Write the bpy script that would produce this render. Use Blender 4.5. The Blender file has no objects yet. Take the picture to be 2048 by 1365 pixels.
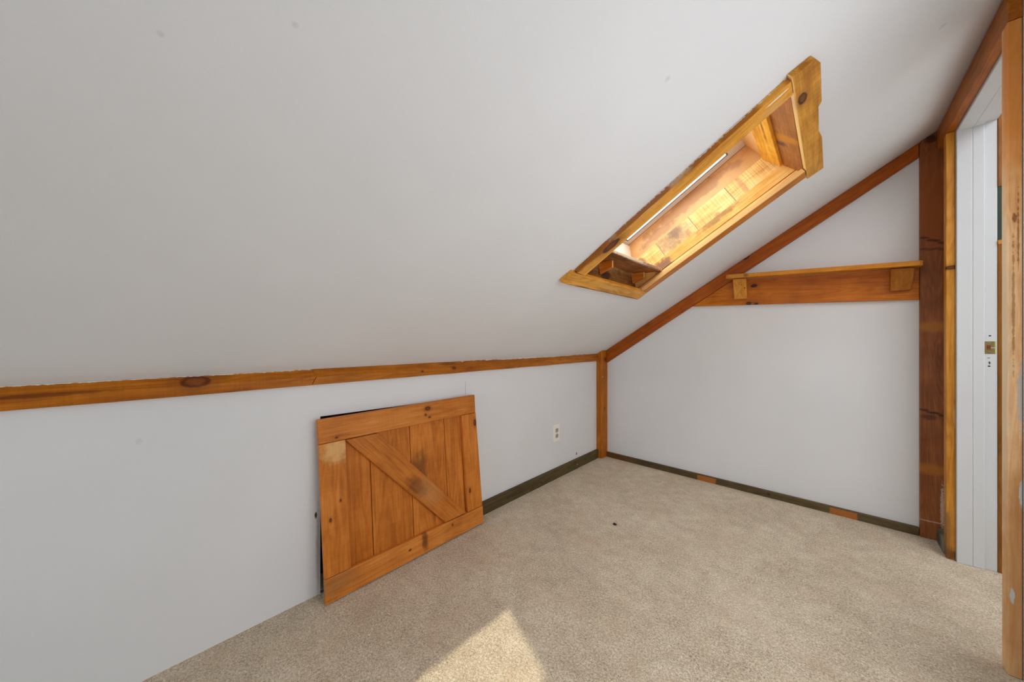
import bpy, bmesh, math, random
from mathutils import Vector, Matrix
random.seed(7)
SC = bpy.context.scene
COL = SC.collection

# ------------------------------------------------------------------ colour
def lin(c):
    c /= 255.0
    return c/12.92 if c <= .04045 else ((c+.055)/1.055)**2.4
def rgb(r, g, b, k=1.0):
    return (min(lin(r)*k, .95), min(lin(g)*k, .95), min(lin(b)*k, .95), 1)

# ------------------------------------------------------------------ node helpers
class NT:
    def __init__(s, name):
        s.m = bpy.data.materials.new(name); s.m.use_nodes = True
        s.t = s.m.node_tree; s.t.nodes.clear()
        s.out = s.n('ShaderNodeOutputMaterial')
        s.bsdf = s.n('ShaderNodeBsdfPrincipled')
        s.l(s.bsdf.outputs[0], s.out.inputs[0])
        tc = s.n('ShaderNodeTexCoord'); s.co = tc.outputs['Object']
        oi = s.n('ShaderNodeObjectInfo'); s.rnd = oi.outputs['Random']
    def n(s, t): return s.t.nodes.new(t)
    def l(s, a, b): s.t.links.new(a, b)
    def put(s, inp, v):
        if hasattr(v, 'is_linked') or hasattr(v, 'links'): s.l(v, inp)
        else: inp.default_value = v
    def math(s, op, a, b=0.0, c=None, clamp=False):
        n = s.n('ShaderNodeMath'); n.operation = op; n.use_clamp = clamp
        s.put(n.inputs[0], a); s.put(n.inputs[1], b)
        if c is not None: s.put(n.inputs[2], c)
        return n.outputs[0]
    def vec(s, op, a, b=(0, 0, 0)):
        n = s.n('ShaderNodeVectorMath'); n.operation = op
        s.put(n.inputs[0], a); s.put(n.inputs[1], b)
        return n.outputs['Value'] if op in ('LENGTH', 'DOT_PRODUCT') else n.outputs[0]
    def noise(s, v, scale=1.0, detail=3.0, rough=.55, dist=0.0):
        n = s.n('ShaderNodeTexNoise')
        s.put(n.inputs['Vector'], v); n.inputs['Scale'].default_value = scale
        n.inputs['Detail'].default_value = detail; n.inputs['Roughness'].default_value = rough
        n.inputs['Distortion'].default_value = dist
        return n.outputs[0]
    def mix(s, f, a, b, mode='MIX'):
        n = s.n('ShaderNodeMix'); n.data_type = 'RGBA'; n.blend_type = mode
        s.put(n.inputs[0], f); s.put(n.inputs[6], a); s.put(n.inputs[7], b)
        return n.outputs[2]
    def ramp(s, f, stops):
        n = s.n('ShaderNodeValToRGB'); e = n.color_ramp.elements
        while len(e) < len(stops): e.new(.5)
        for el, (p, c) in zip(e, stops): el.position = p; el.color = c
        s.put(n.inputs[0], f); return n.outputs[0]
    def sstep(s, v, a, b):
        n = s.n('ShaderNodeMapRange'); n.interpolation_type = 'SMOOTHSTEP'
        s.put(n.inputs[0], v); n.inputs[1].default_value = a; n.inputs[2].default_value = b
        return n.outputs[0]
    def bump(s, h, strength, dist):
        n = s.n('ShaderNodeBump'); n.inputs['Strength'].default_value = strength
        n.inputs['Distance'].default_value = dist; s.put(n.inputs['Height'], h)
        s.l(n.outputs[0], s.bsdf.inputs['Normal'])
    def blob(s, c, r, amp=.35, nscale=60., soft=.12, detail=4., box=False):
        """ragged-edged ellipsoidal mark (stain, knot, paint smear, painted light or shade) centred at c"""
        d = s.vec('SUBTRACT', s.co, c)
        d = s.vec('DIVIDE', d, r)
        if box:
            sx = s.n('ShaderNodeSeparateXYZ'); s.l(s.vec('ABSOLUTE', d), sx.inputs[0])
            L = s.math('MAXIMUM', s.math('MAXIMUM', sx.outputs[0], sx.outputs[1]), sx.outputs[2])
        else: L = s.vec('LENGTH', d)
        if amp:
            nz = s.noise(s.co, nscale, detail, .6)
            L = s.math('ADD', L, s.math('MULTIPLY', s.math('SUBTRACT', nz, .5), amp*2))
        return s.sstep(L, 1+soft, 1-soft)
    def marks(s, col, marks):
        for k in marks:
            f = s.blob(k['c'], k['r'], k.get('amp', .35), k.get('ns', 60.), k.get('soft', .12), box=k.get('box', False))
            if 'op' in k: f = s.math('MULTIPLY', f, k['op'])
            col = s.mix(f, col, k['col'])
        return col

def knot(c, r, dark=(70, 32, 10), core=(120, 62, 18), amp=.25, ns=50):
    r2 = tuple(x*.62 for x in r); r0 = tuple(x*1.7 for x in r)
    return [dict(c=c, r=r0, col=rgb(120, 65, 20), amp=.4, ns=ns, soft=.6, op=.55),
            dict(c=c, r=r, col=rgb(*dark), amp=amp, ns=ns, soft=.15),
            dict(c=c, r=r2, col=rgb(*core), amp=amp*1.6, ns=ns*1.5, soft=.3, op=.85)]

def wood(name, dark, mid, light, k=1.4, grain=0, marks=(), rough=.5, fine=1.0, saw=0.0, blotch=.5, spec=.22):
    s = NT(name)
    off = s.vec('MULTIPLY', s.n('ShaderNodeCombineXYZ').outputs[0], (0, 0, 0))
    cb = s.n('ShaderNodeCombineXYZ')
    for i, f in enumerate((7.3, 3.1, 5.7)): s.put(cb.inputs[i], s.math('MULTIPLY', s.rnd, f))
    v = s.vec('ADD', s.co, cb.outputs[0])
    def st(a, c):
        q = [c, c, c]; q[grain] = a
        return s.vec('MULTIPLY', v, tuple(q))
    low = s.noise(st(1.3, 9), 1, 3, .5)
    cath = s.noise(st(1.8, 16), 1, 2, .5, .6)
    band = s.math('FRACT', s.math('MULTIPLY', cath, 9.0))
    band = s.math('PINGPONG', band, .5)
    mid_ = s.noise(st(5, 75), 1, 5, .6)
    fin = s.noise(st(18, 420), 1, 3, .6)
    blt = s.noise(v, 7.0, 3, .6)
    h = s.math('MULTIPLY', low, .30)
    h = s.math('ADD', h, s.math('MULTIPLY', band, .20))
    h = s.math('ADD', h, s.math('MULTIPLY', mid_, .38*fine))
    h = s.math('ADD', h, s.math('MULTIPLY', fin, .16*fine))
    h = s.math('ADD', h, s.math('MULTIPLY', s.math('SUBTRACT', blt, .5), blotch*.5))
    if saw:
        q = [8, 8, 8]; q[grain] = 260
        sw = s.noise(s.vec('MULTIPLY', v, tuple(q)), 1, 2, .5)
        h = s.math('ADD', h, s.math('MULTIPLY', s.math('SUBTRACT', sw, .5), saw))
    c0 = .47 + .02*fine
    col = s.ramp(h, [(c0-.21, rgb(*dark, k)), (c0, rgb(*mid, k)), (c0+.21, rgb(*light, k))])
    hv = s.n('ShaderNodeHueSaturation')
    s.put(hv.inputs['Value'], s.math('ADD', s.math('MULTIPLY', s.rnd, .16), .92))
    s.l(col, hv.inputs['Color']); col = hv.outputs[0]
    col = s.marks(col, marks)
    s.l(col, s.bsdf.inputs['Base Color'])
    s.bsdf.inputs['Roughness'].default_value = rough
    s.bsdf.inputs['Specular IOR Level'].default_value = spec
    s.bump(s.math('ADD', s.math('MULTIPLY', mid_, .6), s.math('MULTIPLY', h, .6)), .35, .0015)
    return s.m

def paint(name, c, k=1.3, marks=(), rough=.75, tex=.25, tscale=260, spec=.2):
    s = NT(name)
    n1 = s.noise(s.co, 2.2, 3, .5)
    n2 = s.noise(s.co, tscale, 4, .65)
    n3 = s.noise(s.co, 40, 3, .6)
    a = rgb(*c, k); b = tuple(min(x*1.035, .95) for x in a[:3])+(1,); d = tuple(x*.965 for x in a[:3])+(1,)
    col = s.ramp(s.math('ADD', s.math('MULTIPLY', n1, .75), s.math('MULTIPLY', n2, .25)), [(.3, d), (.7, b)])
    col = s.marks(col, marks)
    s.l(col, s.bsdf.inputs['Base Color'])
    s.bsdf.inputs['Roughness'].default_value = rough
    s.bsdf.inputs['Specular IOR Level'].default_value = spec
    if tex: s.bump(s.math('ADD', s.math('MULTIPLY', n2, .7), s.math('MULTIPLY', n3, .9)), tex, .0012)
    return s.m

def metal(name, c, rough=.35, metallic=1.0):
    s = NT(name)
    nz = s.noise(s.co, 300, 3, .6)
    s.l(s.ramp(nz, [(.3, tuple(x*.8 for x in c[:3])+(1,)), (.7, c)]), s.bsdf.inputs['Base Color'])
    s.bsdf.inputs['Metallic'].default_value = metallic
    s.bsdf.inputs['Roughness'].default_value = rough
    return s.m

def glass(name):
    s = NT(name); s.t.nodes.remove(s.bsdf)
    tr = s.n('ShaderNodeBsdfTransparent'); tr.inputs[0].default_value = (.94, .97, .96, 1)
    gl = s.n('ShaderNodeBsdfGlossy'); gl.inputs['Roughness'].default_value = .03
    lw = s.n('ShaderNodeLayerWeight'); lw.inputs[0].default_value = .5
    fr = s.math('ADD', s.math('MULTIPLY', s.math('POWER', lw.outputs['Facing'], 4.0), .6), .04)
    mx = s.n('ShaderNodeMixShader')
    s.l(fr, mx.inputs[0]); s.l(tr.outputs[0], mx.inputs[1]); s.l(gl.outputs[0], mx.inputs[2])
    s.l(mx.outputs[0], s.out.inputs[0])
    return s.m

# ------------------------------------------------------------------ mesh helpers
def frame(o, x, y, z=None):
    o, x = Vector(o), Vector(x).normalized(); y = Vector(y)
    y = (y - x*y.dot(x)).normalized(); z = x.cross(y)
    return Matrix(((x.x, y.x, z.x, o.x), (x.y, y.y, z.y, o.y), (x.z, y.z, z.z, o.z), (0, 0, 0, 1)))
ID = Matrix.Identity(4)
WM = {}
def link(name, bm, mat, M=ID, parent=None, bevel=0.0, smooth=False, seg=2):
    bmesh.ops.recalc_face_normals(bm, faces=bm.faces)
    me = bpy.data.meshes.new(name); bm.to_mesh(me); bm.free()
    if smooth:
        for p in me.polygons: p.use_smooth = True
    o = bpy.data.objects.new(name, me); COL.objects.link(o)
    if mat: me.materials.append(mat)
    if parent:
        o.parent = parent; o.matrix_local = WM[parent.name].inverted() @ M
    else: o.matrix_local = M
    WM[o.name] = M.copy()
    if bevel:
        b = o.modifiers.new('Bevel', 'BEVEL'); b.width = bevel; b.segments = seg; b.limit_method = 'ANGLE'
        b.angle_limit = math.radians(35); b.harden_normals = False
    return o
def add_prism(bm, pts, z0, z1):
    a = [bm.verts.new((x, y, z0)) for x, y in pts]; b = [bm.verts.new((x, y, z1)) for x, y in pts]
    n = len(pts)
    bm.faces.new(a[::-1]); bm.faces.new(b)
    for i in range(n): bm.faces.new((a[i], a[(i+1) % n], b[(i+1) % n], b[i]))
def prism(name, pts, z0, z1, mat, M=ID, parent=None, bevel=.002, seg=2):
    bm = bmesh.new(); add_prism(bm, pts, z0, z1)
    return link(name, bm, mat, M, parent, bevel, seg=seg)
def rect(x0, x1, y0, y1): return [(x0, y0), (x1, y0), (x1, y1), (x0, y1)]
def box(name, lo, hi, mat, parent=None, bevel=.002, M=ID):
    """box whose object origin is its lower corner"""
    bm = bmesh.new(); add_prism(bm, rect(0, hi[0]-lo[0], 0, hi[1]-lo[1]), 0, hi[2]-lo[2])
    return link(name, bm, mat, M @ Matrix.Translation(lo), parent, bevel)
def hexa(name, lo4, hi4, mat, M=ID, parent=None, bevel=.0015):
    """eight-cornered board: two quads"""
    bm = bmesh.new()
    a = [bm.verts.new(p) for p in lo4]; b = [bm.verts.new(p) for p in hi4]
    bm.faces.new(a[::-1]); bm.faces.new(b)
    for i in range(4): bm.faces.new((a[i], a[(i+1) % 4], b[(i+1) % 4], b[i]))
    return link(name, bm, mat, M, parent, bevel)
def ring(bm, outer, inner, z0, z1):
    """slab with a rectangular/quad hole; outer, inner: 4 points each in the same order"""
    def lay(z): return [bm.verts.new((x, y, z)) for x, y in outer], [bm.verts.new((x, y, z)) for x, y in inner]
    o0, i0 = lay(z0); o1, i1 = lay(z1)
    for k in range(4):
        j = (k+1) % 4
        bm.faces.new((o0[k], o0[j], i0[j], i0[k])); bm.faces.new((o1[k], i1[k], i1[j], o1[j]))
        bm.faces.new((o0[k], o1[k], o1[j], o0[j])); bm.faces.new((i0[k], i0[j], i1[j], i1[k]))
def cyl(bm, c, r, d, axis, n=20, r2=None):
    ax = Vector(axis).normalized(); u = ax.orthogonal().normalized(); w = ax.cross(u); c = Vector(c)
    r2 = r if r2 is None else r2
    a = [bm.verts.new(c+(u*math.cos(t)+w*math.sin(t))*r) for t in [2*math.pi*i/n for i in range(n)]]
    b = [bm.verts.new(c+ax*d+(u*math.cos(t)+w*math.sin(t))*r2) for t in [2*math.pi*i/n for i in range(n)]]
    bm.faces.new(a[::-1]); bm.faces.new(b)
    for i in range(n): bm.faces.new((a[i], a[(i+1) % n], b[(i+1) % n], b[i]))
def ragged(a, b, n, amp, rs):
    """points from a towards b (b left out) with small sideways wander"""
    r = random.Random(rs); a, b = Vector(a), Vector(b); d = (b-a); nrm = Vector((-d.y, d.x)).normalized()
    out = [tuple(a)]
    for i in range(1, n):
        p = a+d*(i/n + r.uniform(-.25, .25)/n)+nrm*r.uniform(-amp, amp); out.append((p.x, p.y))
    return out
def empty(name, loc, label=None, cat=None, kind=None, group=None):
    o = bpy.data.objects.new(name, None); COL.objects.link(o); o.empty_display_size = .1
    o.location = loc; WM[o.name] = Matrix.Translation(loc)
    tag(o, label, cat, kind, group); return o
def tag(o, label=None, cat=None, kind=None, group=None):
    for k, v in (('label', label), ('category', cat), ('kind', kind), ('group', group)):
        if v: o[k] = v
    return o
def S(o, label, cat): return tag(o, label, cat, 'structure')

# ------------------------------------------------------------------ room numbers (metres)
HK = .8439                        # height of the knee wall
SL = .6287                        # rise of the sloped ceiling per metre
TH = math.atan(SL); CT, ST = math.cos(TH), math.sin(TH)
XR = 1.79                         # right wall
YB = -5.0                         # wall behind the camera
ZR = HK+SL*XR
CM = frame((0, 0, HK), (CT, 0, ST), (0, 1, 0))    # ceiling frame: x up the slope, y along the room, z out of the roof
# local z of CM: x cross y = (-ST,0,CT): outwards
def cw(s, y, n): return CM @ Vector((s, y, n))

# ------------------------------------------------------------------ materials
smudge = rgb(150, 150, 148)
ceil_marks = [dict(c=c, r=(r_, r_, r_), col=rgb(150, 150, 148), amp=.25, ns=70, soft=.6, op=.22)
              for c, r_ in (((.785, -2.574, 1.337), .0035), ((.862, -2.446, 1.386), .0035), ((1.126, -1.771, 1.552), .006), ((1.637, -.994, 1.873), .008))]
MAT_CEIL = paint('ceiling_paint', (222, 223, 224), 1.0, tex=.3, marks=ceil_marks)
MAT_KNEE = paint('knee_wall_paint', (222, 223, 224), 1.0, tex=.3, marks=[
    dict(c=(0, -1.4545, .70), r=(.02, .0011, .042), col=rgb(120, 120, 118), amp=.3, ns=120, soft=.3, op=.75),
    dict(c=(0, -.388, .101), r=(.02, .006, .011), col=rgb(25, 22, 20), amp=.3, ns=150, soft=.2),
    dict(c=(0, -2.163, .30), r=(.02, .004, .012), col=rgb(60, 56, 52), amp=.4, ns=200, soft=.3),
    dict(c=(0, -2.155, .17), r=(.02, .007, .14), col=rgb(125, 115, 108), amp=.5, ns=60, soft=.6, op=.5),
    dict(c=(0, -2.607, .672), r=(.02, .006, .008), col=smudge, amp=.3, soft=.6, op=.18)])
MAT_FAR = paint('far_wall_paint', (222, 223, 224), 1.0, tex=.3)
MAT_WALL = paint('wall_paint', (222, 223, 224), 1.0, tex=.3)
MAT_TRIMW = paint('white_trim_paint', (208, 210, 211), 1.0, rough=.45, tex=.12, spec=.4, marks=[])
MAT_JAMB = paint('white_jamb_paint', (208, 210, 211), 1.0, rough=.45, tex=.12, spec=.4, marks=[
    dict(c=(.087, 0, .972), r=(.0035, .01, .0028), col=rgb(30, 28, 25), amp=.2, soft=.2),
    dict(c=(.085, 0, .846), r=(.0035, .01, .003), col=rgb(40, 36, 32), amp=.4, ns=150, soft=.2),
    dict(c=(.086, 0, .860), r=(.0025, .01, .006), col=rgb(70, 66, 60), amp=.5, ns=200, soft=.3),
    dict(c=(.084, 0, .880), r=(.004, .01, .0015), col=rgb(90, 86, 80), amp=.3, ns=150, soft=.3)])
O_D, O_M, O_L = (112, 56, 4), (150, 86, 12), (174, 110, 30)          # amber stained pine
MAT_KTRIM_A = wood('amber_pine_knotty', O_D, O_M, O_L, grain=2, rough=.4, saw=.1, marks=
    knot((.018, .829, 2.497), (.03, .017, .034), dark=(96, 44, 14), core=(136, 74, 26), ns=60)
    + [dict(c=(.02, .820, 2.225), r=(.03, .005, .10), col=rgb(104, 50, 8), amp=.9, ns=45, soft=.5, op=.75),
       dict(c=(.004, .8465, 2.3), r=(.01, .003, .75), col=rgb(215, 212, 205), amp=1.2, ns=90, soft=.15)])
MAT_KTRIM_B = wood('amber_pine_trim', O_D, O_M, O_L, grain=2, rough=.4, saw=.1, marks=
    knot((.02, .815, .62), (.03, .006, .012), ns=90) + knot((.02, .810, .44), (.03, .004, .006), ns=90)
    + [dict(c=(.006, .846, -.2+1.5), r=(.012, .004, .5), col=rgb(215, 210, 203), amp=1.3, ns=40, soft=.15),
       dict(c=(.02, .838, .60), r=(.03, .007, .06), col=rgb(110, 58, 15), amp=.7, ns=60, soft=.4, op=.7)])
MAT_POST_C = wood('orange_pine_corner', (120, 66, 8), (152, 86, 14), (176, 110, 30), grain=2, marks=
    knot((.05, -.05, .40), (.04, .007, .009), ns=120) + knot((.05, -.035, .80), (.05, .016, .014), ns=60)
    + [dict(c=(.05, -.08, .66), r=(.03, .004, .004), col=rgb(230, 200, 160), amp=.3, ns=200)])
MAT_SLOPE = wood('red_stained_pine', (100, 44, 4), (136, 66, 8), (160, 88, 18), grain=0, marks=
    knot((1.19, .0, 0), (.022, .012, .05), ns=60)
    + [dict(c=(1.16, .02, .01), r=(.05, .010, .05), col=rgb(150, 120, 95), amp=.9, ns=50, soft=.3, op=.8),
       dict(c=(.4, .03, .01), r=(.3, .006, .05), col=rgb(205, 195, 180), amp=1.5, ns=40, soft=.1, op=.8),
       dict(c=(1.75, .035, .01), r=(.15, .006, .05), col=rgb(205, 195, 180), amp=1.5, ns=40, soft=.1, op=.8)])
def swap(ms):       # marks given with z up -> boards whose local y is up
    return [dict(k, c=(k['c'][0], k['c'][2], k['c'][1]), r=(k['r'][0], k['r'][2], k['r'][1])) for k in ms]
def streak(za, zb, op=.75):     # a slanting dark grain streak across the post
    return [dict(c=(.006+.012*i, 0, za+(zb-za)*i/6+.003*math.sin(i*2.1)), r=(.011, .03, .0052), col=rgb(52, 26, 10), amp=.5, ns=70, soft=.6, op=op) for i in range(7)]
MAT_POST = wood('dark_brown_stained_post', (84, 44, 16), (120, 68, 32), (146, 90, 48), grain=1, rough=.4, fine=1.0, spec=.3, marks=swap([
    dict(c=(.03, 0, .335), r=(.07, .03, .024), col=rgb(168, 104, 30), amp=.35, ns=40, soft=.5, op=.8),
    dict(c=(.04, 0, 1.02), r=(.05, .03, .024), col=rgb(168, 108, 32), amp=.35, ns=40, soft=.5, op=.8),
    dict(c=(.03, 0, 1.60), r=(.08, .03, .19), col=rgb(140, 72, 14), amp=.4, ns=12, soft=.6, op=.7),
    *streak(1.452, 1.412), *streak(1.395, 1.385, .5),
    *streak(.618, .596), dict(c=(.03, 0, .585), r=(.026, .03, .012), col=rgb(70, 34, 16), amp=.6, ns=60, soft=.6, op=.7),
    dict(c=(.035, 0, 1.92), r=(.02, .03, .02), col=rgb(50, 24, 8), amp=.5, ns=60, soft=.5, op=.8),
    dict(c=(.0685, 0, .16), r=(.0055, .03, .10), col=rgb(190, 180, 165), amp=1.5, ns=140, soft=.15, op=.75),
    dict(c=(.04, 0, .085), r=(.05, .03, .003), col=rgb(190, 160, 145), amp=.9, ns=60, soft=.2, op=.7)]))
MAT_HEAD = wood('red_stained_header', (112, 58, 8), (146, 82, 18), (172, 106, 32), grain=1, saw=.15)
MAT_CASE = wood('honey_pine_casing', (140, 84, 18), (180, 122, 42), (205, 150, 72), grain=2, rough=.4, marks=
    knot((.02, .0, 1.27), (.03, .02, .008), ns=120)
    + [dict(c=(.013, .03, .02), r=(.03, .05, .035), col=rgb(92, 50, 22), amp=.6, ns=60, soft=.4, op=.8),
       dict(c=(.026, 0, .62), r=(.006, .02, .05), col=rgb(205, 165, 110), amp=.6, ns=60, soft=.4, op=.7),
       dict(c=(.0, .01, .1), r=(.012, .03, .12), col=rgb(110, 80, 60), amp=.8, ns=40, soft=.4, op=.6)])
MAT_CASE_N = wood('worn_pine_casing', (176, 126, 80), (214, 170, 124), (230, 198, 160), k=1.45, grain=2, rough=.55, marks=[
    dict(c=(.0, .03, .95), r=(.011, .03, .55), col=rgb(222, 205, 170), amp=.5, ns=20, soft=.4, op=.8),
    dict(c=(.02, 0, 1.72), r=(.05, .06, .34), col=rgb(186, 112, 20, 1.3), amp=.4, ns=12, soft=.6, op=.85),
    dict(c=(.02, 0, .25), r=(.03, .06, .35), col=rgb(180, 122, 62), amp=.5, ns=14, soft=.6, op=.7),
    dict(c=(.022, 0, .80), r=(.006, .02, .09), col=rgb(205, 195, 190), amp=.9, ns=70, soft=.25, op=.9),
    dict(c=(.024, 0, .52), r=(.005, .02, .035), col=rgb(208, 205, 200), amp=.6, ns=70, soft=.2),
    dict(c=(.008, 0, .23), r=(.004, .02, .02), col=rgb(205, 205, 202), amp=.6, ns=70, soft=.2),
    dict(c=(.010, 0, 1.05), r=(.0022, .02, .16), col=rgb(150, 100, 50), amp=1.6, ns=60, soft=.3, op=.6),
    dict(c=(.018, 0, 1.25), r=(.0015, .02, .10), col=rgb(120, 74, 32), amp=1.7, ns=70, soft=.3, op=.7),
    dict(c=(.012, 0, 1.30), r=(.004, .02, .012), col=rgb(130, 78, 30), amp=.8, ns=110, soft=.3, op=.8),
    dict(c=(.026, 0, 1.3), r=(.0015, .05, .6), col=rgb(220, 214, 205), amp=1.3, ns=90, soft=.15)])
MAT_BASE = wood('olive_stained_baseboard', (62, 50, 28), (84, 72, 46), (98, 86, 60), grain=1, fine=.6, rough=.6)
MAT_BASE_F = wood('olive_stained_baseboard_patched', (62, 50, 28), (84, 72, 46), (98, 86, 60), grain=0, fine=.6, rough=.6, marks=[
    dict(c=(.787-.0515, .012, 0), r=(.056, .024, .05), col=rgb(150, 92, 42, 1.25), amp=.22, ns=60, soft=.08, box=True),
    dict(c=(1.446-.0515, .012, 0), r=(.052, .024, .05), col=rgb(150, 92, 42, 1.25), amp=.22, ns=60, soft=.08, box=True),
    dict(c=(.06, .02, 0), r=(.16, .05, .05), col=rgb(98, 62, 26), amp=.3, ns=30, soft=.5, op=.8),
    dict(c=(1.07, .022, 0), r=(.01, .008, .03), col=rgb(58, 40, 24), amp=.4, ns=90, soft=.3)])
MAT_PLINTH = paint('grey_green_baseboard', (110, 110, 100), 1.2, tex=.2, marks=[
    dict(c=(0, .09, .035), r=(.02, .05, .04), col=rgb(72, 68, 52), amp=.5, ns=40, soft=.5, op=.8)])
# hatch boards
H_D, H_M, H_L = (128, 66, 14), (164, 95, 30), (184, 118, 52)
def hatch_wood(n, marks=(), shift=0, grain=0):
    f = lambda c: tuple(max(0, x+shift) for x in c)
    return wood(n, f(H_D), f(H_M), f(H_L), grain=grain, marks=marks, rough=.5, saw=.10, blotch=.7)
G_D, G_M, G_L = (140, 86, 20), (190, 132, 46), (214, 160, 74)          # golden pine of the skylight
def sky_wood(n, marks=(), grain=0, cols=(G_D, G_M, G_L), saw=.1):
    return wood(n, *cols, grain=grain, marks=marks, rough=.42, saw=saw, blotch=.9)
MAT_PANE = glass('clear_glass')
MAT_ALU = metal('silver_sash', (.80, .82, .84, 1), .45, .25)
MAT_BRASS = metal('brass', (.72, .60, .28, 1), .28)
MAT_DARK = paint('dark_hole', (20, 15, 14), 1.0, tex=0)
MAT_PLASTIC = paint('white_plastic', (214, 210, 202), 1.3, rough=.35, tex=0, spec=.5)
MAT_PLASTIC2 = paint('beige_plastic', (160, 150, 135), 1.2, rough=.4, tex=0, spec=.5)

def carpet():
    s = NT('beige_cut_pile_carpet')
    wv = s.vec('ADD', s.co, s.vec('MULTIPLY', s.vec('SUBTRACT', s.n_col(s.co, 70), (.5, .5, .5)), (.008, .008, .008)))
    f1 = s.noise(wv, 330, 4, .7)
    f2 = s.noise(s.vec('MULTIPLY', wv, (1, 1.0, 1)), 150, 3, .6)
    big = s.noise(s.co, 3.2, 4, .6)
    med = s.noise(s.co, 17, 4, .65)
    h = s.math('ADD', s.math('MULTIPLY', f1, .62), s.math('MULTIPLY', f2, .38))
    v = s.math('ADD', h, s.math('MULTIPLY', s.math('SUBTRACT', med, .5), .16))
    v = s.math('ADD', v, s.math('MULTIPLY', s.math('SUBTRACT', big, .5), .14))
    k = 1.5
    col = s.ramp(v, [(.32, rgb(104, 88, 68, k)), (.45, rgb(156, 140, 117, k)), (.53, rgb(182, 167, 145, k)), (.66, rgb(212, 200, 180, k))])
    warm = s.sstep(s.noise(s.co, 5.5, 3, .6), .5, .72)
    col = s.mix(s.math('MULTIPLY', warm, .28), col, rgb(176, 148, 122, k))
    s.l(col, s.bsdf.inputs['Base Color'])
    s.bsdf.inputs['Roughness'].default_value = .95
    s.bsdf.inputs['Specular IOR Level'].default_value = .05
    s.bsdf.inputs['Sheen Weight'].default_value = .15
    s.bump(h, .9, .006)
    return s.m
def _ncol(s, v, scale):
    n = s.n('ShaderNodeTexNoise'); s.put(n.inputs['Vector'], v); n.inputs['Scale'].default_value = scale
    n.inputs['Detail'].default_value = 3
    return n.outputs['Color']
NT.n_col = _ncol
MAT_CARPET = carpet()

# ------------------------------------------------------------------ floor and walls
bm = bmesh.new(); add_prism(bm, rect(0, 3.2, YB, 0), -.05, 0)
S(link('floor', bm, MAT_CARPET), 'beige cut-pile carpet covering the whole attic floor', 'floor')

# knee wall with the access hole
bm = bmesh.new()
FM = frame((0, 0, 0), (0, 1, 0), (0, 0, 1))            # local x=+y, y=+z, z=+x
HY0, HY1 = -2.148, -1.45
def knee():
    T = -.014
    w = lambda y, z: (y, z)
    out = [(YB, 0), (HY0, 0), (HY0, .666), (HY1, .656), (HY1, 0), (0, 0), (0, HK), (YB, HK)]
    return out, T
pts, T = knee()
bmw = bmesh.new()
vs = [bmw.verts.new((0, y, z)) for y, z in pts]; vb = [bmw.verts.new((T, y, z)) for y, z in pts]
q = lambda *i: (bmw.faces.new([vs[k] for k in i]), bmw.faces.new([vb[k] for k in reversed(i)]))
# split into convex pieces
e0 = (bmw.verts.new((0, HY0, HK)), bmw.verts.new((T, HY0, HK))); e1 = (bmw.verts.new((0, HY1, HK)), bmw.verts.new((T, HY1, HK)))
for V, e in ((vs, 0), (vb, 1)):
    bmw.faces.new([V[0], V[1], V[2], e0[e], V[7]])
    bmw.faces.new([V[2], V[3], e1[e], e0[e]])
    bmw.faces.new([V[4], V[5], V[6], e1[e], V[3]])
for i, j in ((1, 2), (2, 3), (3, 4), (0, 1), (4, 5), (5, 6), (7, 0)):
    bmw.faces.new((vs[i], vs[j], vb[j], vb[i]))
S(link('wall_left', bmw, MAT_KNEE), 'low white knee wall under the sloped ceiling', 'wall')

# crawl space behind the hole
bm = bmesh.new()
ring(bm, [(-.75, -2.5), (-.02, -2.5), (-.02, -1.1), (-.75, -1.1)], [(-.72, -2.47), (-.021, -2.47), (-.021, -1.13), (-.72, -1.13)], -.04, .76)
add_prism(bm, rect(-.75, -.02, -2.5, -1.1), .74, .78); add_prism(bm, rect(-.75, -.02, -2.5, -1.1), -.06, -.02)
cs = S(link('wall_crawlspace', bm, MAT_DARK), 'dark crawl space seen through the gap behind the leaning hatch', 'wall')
box('bottom_plate', (-.075, -2.149, 0), (-.0155, -1.44, .062), paint('grey_plate', (92, 84, 78), 1.0), cs)

# end wall
bm = bmesh.new(); add_prism(bm, [(0, 0), (1.92, 0), (1.92, HK+SL*1.92), (0, HK)], 0, .1)
MF = Matrix(((1, 0, 0, 0), (0, 0, 1, 0), (0, 1, 0, 0), (0, 0, 0, 1)))
for v in bm.verts: v.co = MF @ v.co
S(link('wall_far', bm, MAT_FAR), 'white gable end wall carrying the shelf', 'wall')

# right wall with the doorway (opening y -.885 .. -.19, z 0 .. 1.875)
DY0, DY1, DZ = -.885, -.189, 1.876
bm = bmesh.new()
def bx(bm, lo, hi):
    add = [bm.verts.new((x, y, z)) for z in (lo[2], hi[2]) for x, y in ((lo[0], lo[1]), (hi[0], lo[1]), (hi[0], hi[1]), (lo[0], hi[1]))]
    for f in ((3, 2, 1, 0), (4, 5, 6, 7), (0, 1, 5, 4), (1, 2, 6, 5), (2, 3, 7, 6), (3, 0, 4, 7)): bm.faces.new([add[i] for i in f])
OY0, OY1, OZ0, OZ1 = -2.35, -1.15, .30, 1.52     # unseen low window added in the right wall to bring in fill light
bx(bm, (XR, YB, 0), (XR+.105, OY0, ZR+.08)); bx(bm, (XR, OY1, 0), (XR+.105, DY0, ZR+.08))
bx(bm, (XR, OY0, OZ1), (XR+.105, OY1, ZR+.08)); bx(bm, (XR, OY0, 0), (XR+.105, OY1, OZ0))
bx(bm, (XR, DY1, 0), (XR+.105, 0, ZR+.08)); bx(bm, (XR, DY0, DZ), (XR+.105, DY1, ZR+.08))
S(link('wall_right', bm, MAT_WALL), 'white wall holding the doorway at the right edge', 'wall')

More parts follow.
